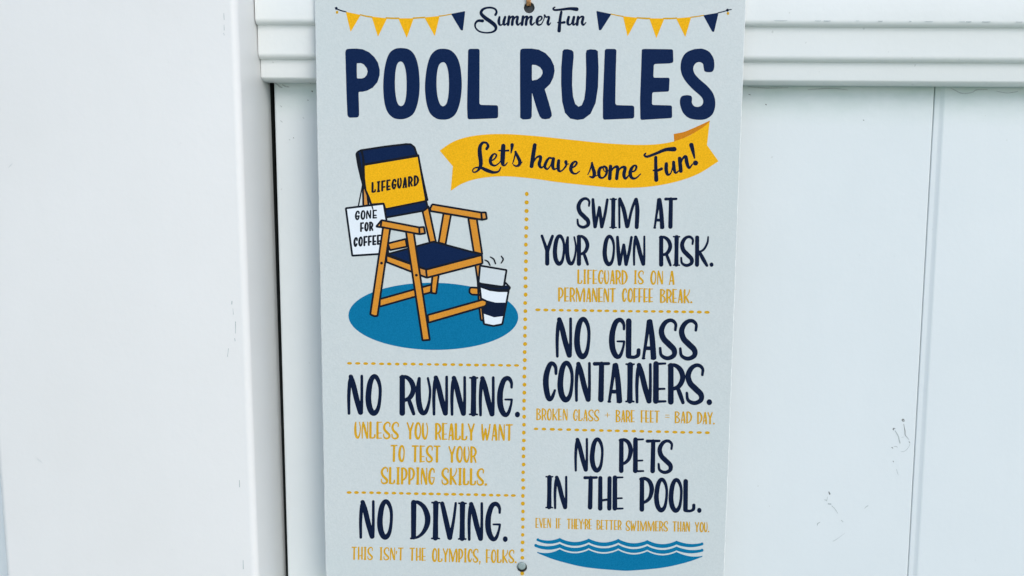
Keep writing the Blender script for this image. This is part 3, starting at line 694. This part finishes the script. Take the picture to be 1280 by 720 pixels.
# ---- dotted lines
def lerp(a, c_, u): return a + (c_ - a) * u
k = K(True)
p0 = AT(658.3, 242.5, YS); p1 = AT(652.9, 697.4, YS)
def to_px(p):
    d = p - CAM; z = d.dot(fwd); return 640 + F * d.dot(right) / z, 360 + F * d.dot(down) / z
for i in range(48):
    x, y = to_px(p0.lerp(p1, i / 45))
    s = lerp(1, .92, i / 45); k.dot(x + random.uniform(-.25, .25), y + random.uniform(-.15, .15), random.uniform(2.3, 2.75) * s, random.uniform(2.4, 2.8) * s, 12)
sp('dotted_line', GOLD, k, 'upright line of gold dots between the two columns')
for (x0, y0, x1, y1, n, lab) in ((672.5, 387.4, 883.8, 390.2, 23, 'under the first right hand rule'), (669.8, 536.2, 884.2, 541, 22, 'under the second right hand rule'),
                            (437, 454.2, 645.5, 456.8, 22, 'under the chair'), (436.2, 615.5, 641.7, 619.3, 23, 'under the running rule')):
    k = K(True)
    for i in range(n):
        u = i / (n - 1)
        k.dot(lerp(x0, x1, u) + random.uniform(-.3, .3), lerp(y0, y1, u) + random.uniform(-.15, .15), random.uniform(3.0, 3.5), random.uniform(1.6, 1.9), 12, .02)
    sp('dashed_line', GOLD, k, 'gold dashed line ' + lab)

# ---- water waves
k = K(True)
A4 = lambda pts: T(660, 640, 5.333, pts)
cus = [(212, 173), (405, 177), (602, 179), (795, 187), (990, 191)]
def wave(dy, left, rightp, sag=25, lift=1.0):
    pts = []
    seq = [left] + [(x, y + dy) for x, y in cus] + [rightp]
    for i in range(len(seq) - 1):
        a, c_ = seq[i], seq[i + 1]
        full = 0 < i < len(seq) - 2
        for j in range(12):
            u = j / 12
            s = math.sin(math.pi * u) ** 0.85
            pts.append((lerp(a[0], c_[0], u), lerp(a[1], c_[1], u) + s * sag * (1 if full else 0.62)))
    pts.append(seq[-1]); return pts
def band(top, bottom): k.fill(A4(top + bottom[::-1]))
t1 = wave(0, (62, 176), (1168, 203)); b1 = wave(26, (66, 195), (1163, 222)); band(t1, b1); k.dot(*A4([(66, 185)])[0], 1.9); k.dot(*A4([(1160, 213)])[0], 1.9)
t2 = wave(39, (48, 213), (1168, 245)); b2 = wave(65, (52, 234), (1163, 264)); band(t2, b2); k.dot(*A4([(52, 223)])[0], 2.0); k.dot(*A4([(1160, 255)])[0], 1.9)
t3 = wave(75, (62, 266), (1163, 292)); b3 = crm([(60, 272), (110, 293), (200, 325), (380, 368), (600, 389), (700, 390), (900, 371), (1060, 335), (1162, 299)], n=6)
k.fill(A4(t3 + b3[::-1]))
sp('wave_print', BLUE, k, 'stack of blue pool waves')

# ---- lifeguard chair drawing (each piece under the drawing's blue puddle)
k = K(True); k.dot(541.7, 395.4, 106.2, 42.0, 72, 0.012)
chair = sp('chair_illustration', BLUE, k, 'drawing of an empty wooden lifeguard chair on a blue oval')
OW = 2.5
def piece(name, mat, pts, r=0.6, closed=True, label=None, ow=OW):
    """filled shape with a black outline on top"""
    q = rounded(pts, r)
    subp(name, mat, K().fill(q), chair, label)
    subp('outline', BLACK, K().stroke([(x, y, ow) for x, y in rounded(pts, max(r, 0.8))], closed=True, smooth=False), chair)
def lines(name, strokes, mat=BLACK):
    k = K()
    for s in strokes: k.stroke(s)
    return subp(name, mat, k, chair)
CB = lambda *p: T(425, 240, 8.467, p); CA = lambda *p: T(425, 170, 9, p); CC = lambda *p: T(530, 240, 8, p); CE = lambda *p: T(540, 310, 5.54, p); C5 = lambda *p: T(420, 300, 4.8, p)
# behind everything: far legs and far stretcher stub
piece('leg', WOOD, C5((580, 205), (617, 205), (601, 322), (568, 317)))
piece('leg', WOODDARK, [(594, 330), (600.5, 330), (602.5, 352), (604.6, 401), (601, 400), (598.6, 380), (597.2, 352)])
piece('stretcher', WOOD, C5((262, 355), (475, 295), (572, 268), (573, 313), (475, 340), (262, 400)))
piece('stretcher', WOOD, [(586.8, 361.5), (588.6, 359.3), (604, 360.3), (604, 369), (589.8, 368.2), (586.9, 366)], 1.2)
piece('back_post', WOODDARK, CB((243, -40), (282, -40), (302, 140), (247, 150)))
piece('rear_rail', WOOD, CB((505, 545), (695, 497), (708, 578), (530, 615)))
piece('back_post', WOOD, CB((868, 180), (935, 150), (1015, 530), (950, 535)))
piece('arm_support', WOOD, CC((195, 215), (270, 225), (215, 525), (146, 505)))
# back
piece('back_roll', NAVY, CA((184, 205), (194, 184), (225, 165), (248, 172), (262, 260), (262, 560), (240, 480), (205, 330)), 1.2)
piece('backrest', NAVY, CA((226, 162), (500, 120), (740, 92), (795, 93), (838, 128), (858, 190), (872, 225), (270, 325), (262, 250), (245, 178)), 1.0)
piece('back_panel', YELLOW, CA((268, 322), (880, 215)) + CB((912, 95), (480, 182)) + CB((462, 122), (330, 132)) + [(457, 238), (455, 222)], 0.8)
piece('back_band', NAVY, CB((480, 182), (912, 95), (928, 165), (885, 198), (482, 270)), 1.0)
lines('outline', [[(447.5, 192.5, 2.6), (449.6, 205, 3.2), (452, 220, 3.4), (454.5, 235, 2.6)], [(452, 190, 1.8), (454, 198, 2), (454.5, 212, 2), (454.7, 232, 2.2)]])
subp('pale_sliver', PALE, K().fill(CA((254, 235), (263, 262), (266, 312), (256, 308))), chair)  # narrow pale slit of the print beside the roll
lines('outline', [CA((880, 215, 20), (930, 470, 20), (985, 720, 20)), [(532, 249, 2.4), (534.4, 259, 2.4)]])
# string and note
k = K(); k.stroke([(453.2, 231, 1.6), (448, 257.5, 1.7)])
subp('string', BLACK, k, chair)
piece('note', WHITE, CB((62, 172), (462, 124), (492, 300), (510, 650), (130, 674)), 0.5)
k = K(); k.stroke([(454, 231, 2.0), (461.5, 247, 1.9), (466.2, 261.5, 1.5)])
subp('string', BLACK, k, chair)
k = K()
def wb(s, x0, x1, y0, y1, slope, f, sc, ws): 
    a = f((x0, y0), (x1, y1)); word(k, s, a[0][0], a[1][0], a[0][1], a[1][1], slope, ws * 1.5, 0.14, 0.008, 0.105)
wb('GO', 160, 265, 205, 300, -0.09, CB, 8.467, 1.15); wb('NE', 278, 388, 198, 283, -0.05, CB, 8.467, 1.15)
wb('FOR', 216, 348, 328, 420, -0.08, CB, 8.467, 1.25); wb('COFFEE', 146, 428, 484, 582, -0.10, CB, 8.467, 1.2)
subp('note_lettering', BLACK, k, chair, 'GONE FOR COFFEE')
k = K(); a = CA((358, 527), (882, 640)); word(k, 'LIFEGUARD', a[0][0], a[1][0], a[0][1], a[1][1], -0.158, 1.75, 0.16, 0.008, 0.095)
subp('back_lettering', BLACK, k, chair, 'LIFEGUARD')
# seat
piece('seat', NAVY, C5((306, 86), (585, 10), (877, 88), (540, 177)), 0.6)
piece('seat_rail', WOOD, C5((303, 92), (540, 177), (545, 226), (303, 132)), 0.6)
subp('rail_end', WOODDARK, K().fill(C5((505, 168), (538, 180), (540, 220), (510, 207))), chair)
piece('seat_rail', WOOD, C5((540, 178), (875, 90), (879, 140), (546, 226)), 0.6)
# cup
piece('napkin', PALE, CE((333, 122), (516, 153), (497, 270), (322, 245)), 0.5)
piece('cup', WHITE, CE((330, 262), (430, 292), (532, 290), (487, 528), (425, 540), (360, 527)), 1.6)
subp('cup_band', DARKNAVY, K().fill(CE((347, 345), (380, 362), (440, 378), (512, 378), (492, 472), (430, 480), (357, 455))), chair)
piece('cup_lid', DARKNAVY, CE((320, 238), (345, 250), (395, 267), (450, 272), (498, 265), (508, 240), (540, 274), (528, 298), (460, 298), (400, 290), (330, 265)), 0.8)
subp('cup_lid', WHITE, K().fill(CE((503, 243), (518, 258), (500, 262))), chair)
# arms, legs
piece('arm_support', WOOD, CC((443, 260), (528, 272), (582, 622), (498, 600)), 0.5)
piece('arm', WOOD, CC((62, 165), (82, 123), (572, 205), (580, 277), (66, 190)), 1.2)
piece('arm_end', WOODDARK, CC((572, 205), (618, 204), (628, 268), (578, 278)), 0.8)
piece('stretcher', WOOD, [(534.6, 393.8), (603.3, 374.6), (608.3, 376.5), (608.2, 380.5), (606.2, 382.8), (535.6, 403.3)], 1.5)
piece('leg', WOOD, [(478.9, 284), (487.8, 285.2), (471.9, 394.8), (468, 395.2), (462.9, 393)], 0.8)
piece('leg', WOOD, [(507.4, 289), (517.0, 290), (537.2, 424.8), (528.2, 425.4)], 0.8)
piece('arm_tip', WOODDARK, CB((385, 365), (440, 298), (430, 372)), 0.8)
piece('arm', WOOD, CB((440, 298), (838, 375), (842, 446), (430, 370)), 0.8)
piece('arm_end', WOODDARK, CB((838, 375), (888, 370), (900, 438), (842, 446)), 0.6)
k = K(); k.dot(476.9, 328.9, 1.8); k.dot(520.5, 344, 1.8); subp('bolt', BLACK, k, chair)
lines('steam_mark', [C5((893, 120, 7), (912, 130, 9), (924, 151, 8)), C5((927, 102, 7), (947, 116, 9), (957, 142, 8)), C5((992, 97, 7), (1003, 116, 9), (991, 139, 7))])

# ------------------------------------------------------------------ fixings
def disc(name, c, r, y0, y1, mat, parent=None, dome=0.0, n=32, bev=0.0003):
    rings = [(r * .985, y1), (r, y0 + bev), (r - bev, y0), (r * .55, y0 - dome * .7), (0.0001, y0 - dome)]
    vs = []; fs = []
    for rr, y in rings:
        for i in range(n):
            a = 2 * math.pi * i / n; vs.append((c.x + rr * math.cos(a), y, c.z + rr * math.sin(a)))
    for q in range(len(rings) - 1):
        for i in range(n):
            fs.append((q * n + i, q * n + (i + 1) % n, (q + 1) * n + (i + 1) % n, (q + 1) * n + i))
    fs.append(tuple(range(n)))
    me = from_pydata(name, vs, fs)
    bm = bmesh.new(); bm.from_mesh(me); bmesh.ops.recalc_face_normals(bm, faces=bm.faces); bm.to_mesh(me); bm.free()
    for p in me.polygons: p.use_smooth = len(p.vertices) == 4
    me.set_sharp_from_angle(angle=R(35))
    return link(name, me, mat, parent)
M_NAIL = plain('dark_nail', (0.022, 0.026, 0.030), 0.5)
M_SCREW = plain('grey_screw', (0.30, 0.37, 0.36), 0.55, 0.0, 900)
M_HOLE_SHADE = plain('hole_shade_black', (0.006, 0.007, 0.008), 0.7)
pc = AT(HOLE_T[0], HOLE_T[1], YS + TH)
nail = disc('nail', pc, hr1 * 1.25, YS + TH + 0.0003, -0.0178, M_NAIL, None, 0.0001)
tag(nail, 'dark nail head seen through the top hole of the sign', 'nail')
screw = empty('screw', tuple(AT(652.3, 707.8, YS)))
bpy.context.view_layer.update()
tag(screw, 'grey flat headed screw in the bottom hole of the sign', 'screw')
pa = AT(652.9, 709.6, YS); a_ = disc('hole_shade', pa, 0.00218, YS - 0.0005, YS + 0.0012, M_HOLE_SHADE, None)  # black disc set low as the shade in the hole under the head
pb = AT(652.3, 707.9, YS - .0014); b_ = disc('screw_head', pb, 0.00196, YS - 0.0014, YS - 0.0004, M_SCREW, None, 0.0001)
pcx = AT(652.6, 709, YS); c2 = disc('shank', pcx, 0.0012, YS - 0.0002, 0.012, M_SCREW, None)
for o in (a_, b_, c2): o.parent = screw; o.matrix_parent_inverse = screw.matrix_world.inverted()

# twine: two twisted strands from the hole up over the rail
M_TW = plain('twine_fibre', (0.55, 0.27, 0.10), 0.85, 0, 1400)
def tube(name, path, rad, mat, parent=None, n=8):
    vs = []; fs = []
    for i, p in enumerate(path):
        a = path[max(0, i - 1)]; c_ = path[min(len(path) - 1, i + 1)]
        d = (c_ - a).normalized(); u = d.cross(Vector((1, 0, 0.01))).normalized(); w = d.cross(u)
        for j in range(n):
            th = 2 * math.pi * j / n; vs.append(tuple(p + (u * math.cos(th) + w * math.sin(th)) * rad))
    for i in range(len(path) - 1):
        for j in range(n): fs.append((i * n + j, i * n + (j + 1) % n, (i + 1) * n + (j + 1) % n, (i + 1) * n + j))
    return link(name, from_pydata(name, vs, fs, True), mat, parent)
core = crm([(pc.x - .0002, YS + TH * .6, pc.z + .0012), (pc.x - .0002, YS - .0002, pc.z + hr1 * .72), (pc.x - .0003, YS - .0011, pc.z + hr1 * 1.2), (pc.x - .0004, YS - .0013, pc.z + 0.008), (pc.x - .0006, YS - .001, zt_s), (pc.x - .001, -0.0195, Z_TOP - .004), (pc.x - .001, -0.016, Z_TOP + .0012), (pc.x - .001, 0.0, Z_TOP + .0014), (pc.x - .001, 0.030, Z_TOP + .0014)], n=14)
tw = empty('twine', (pc.x, YS, Z_TOP)); bpy.context.view_layer.update()
tag(tw, 'orange brown twine threaded through the top hole of the sign', 'twine')
for s in (0, 1):
    pth = []
    for i, p in enumerate(core):
        th = i * 0.55 + s * math.pi
        pth.append(Vector((p[0] + math.cos(th) * .00055, p[1] + math.sin(th) * .0004, p[2])))
    o = tube('strand', pth, 0.00062, M_TW); o.parent = tw; o.matrix_parent_inverse = tw.matrix_world.inverted()
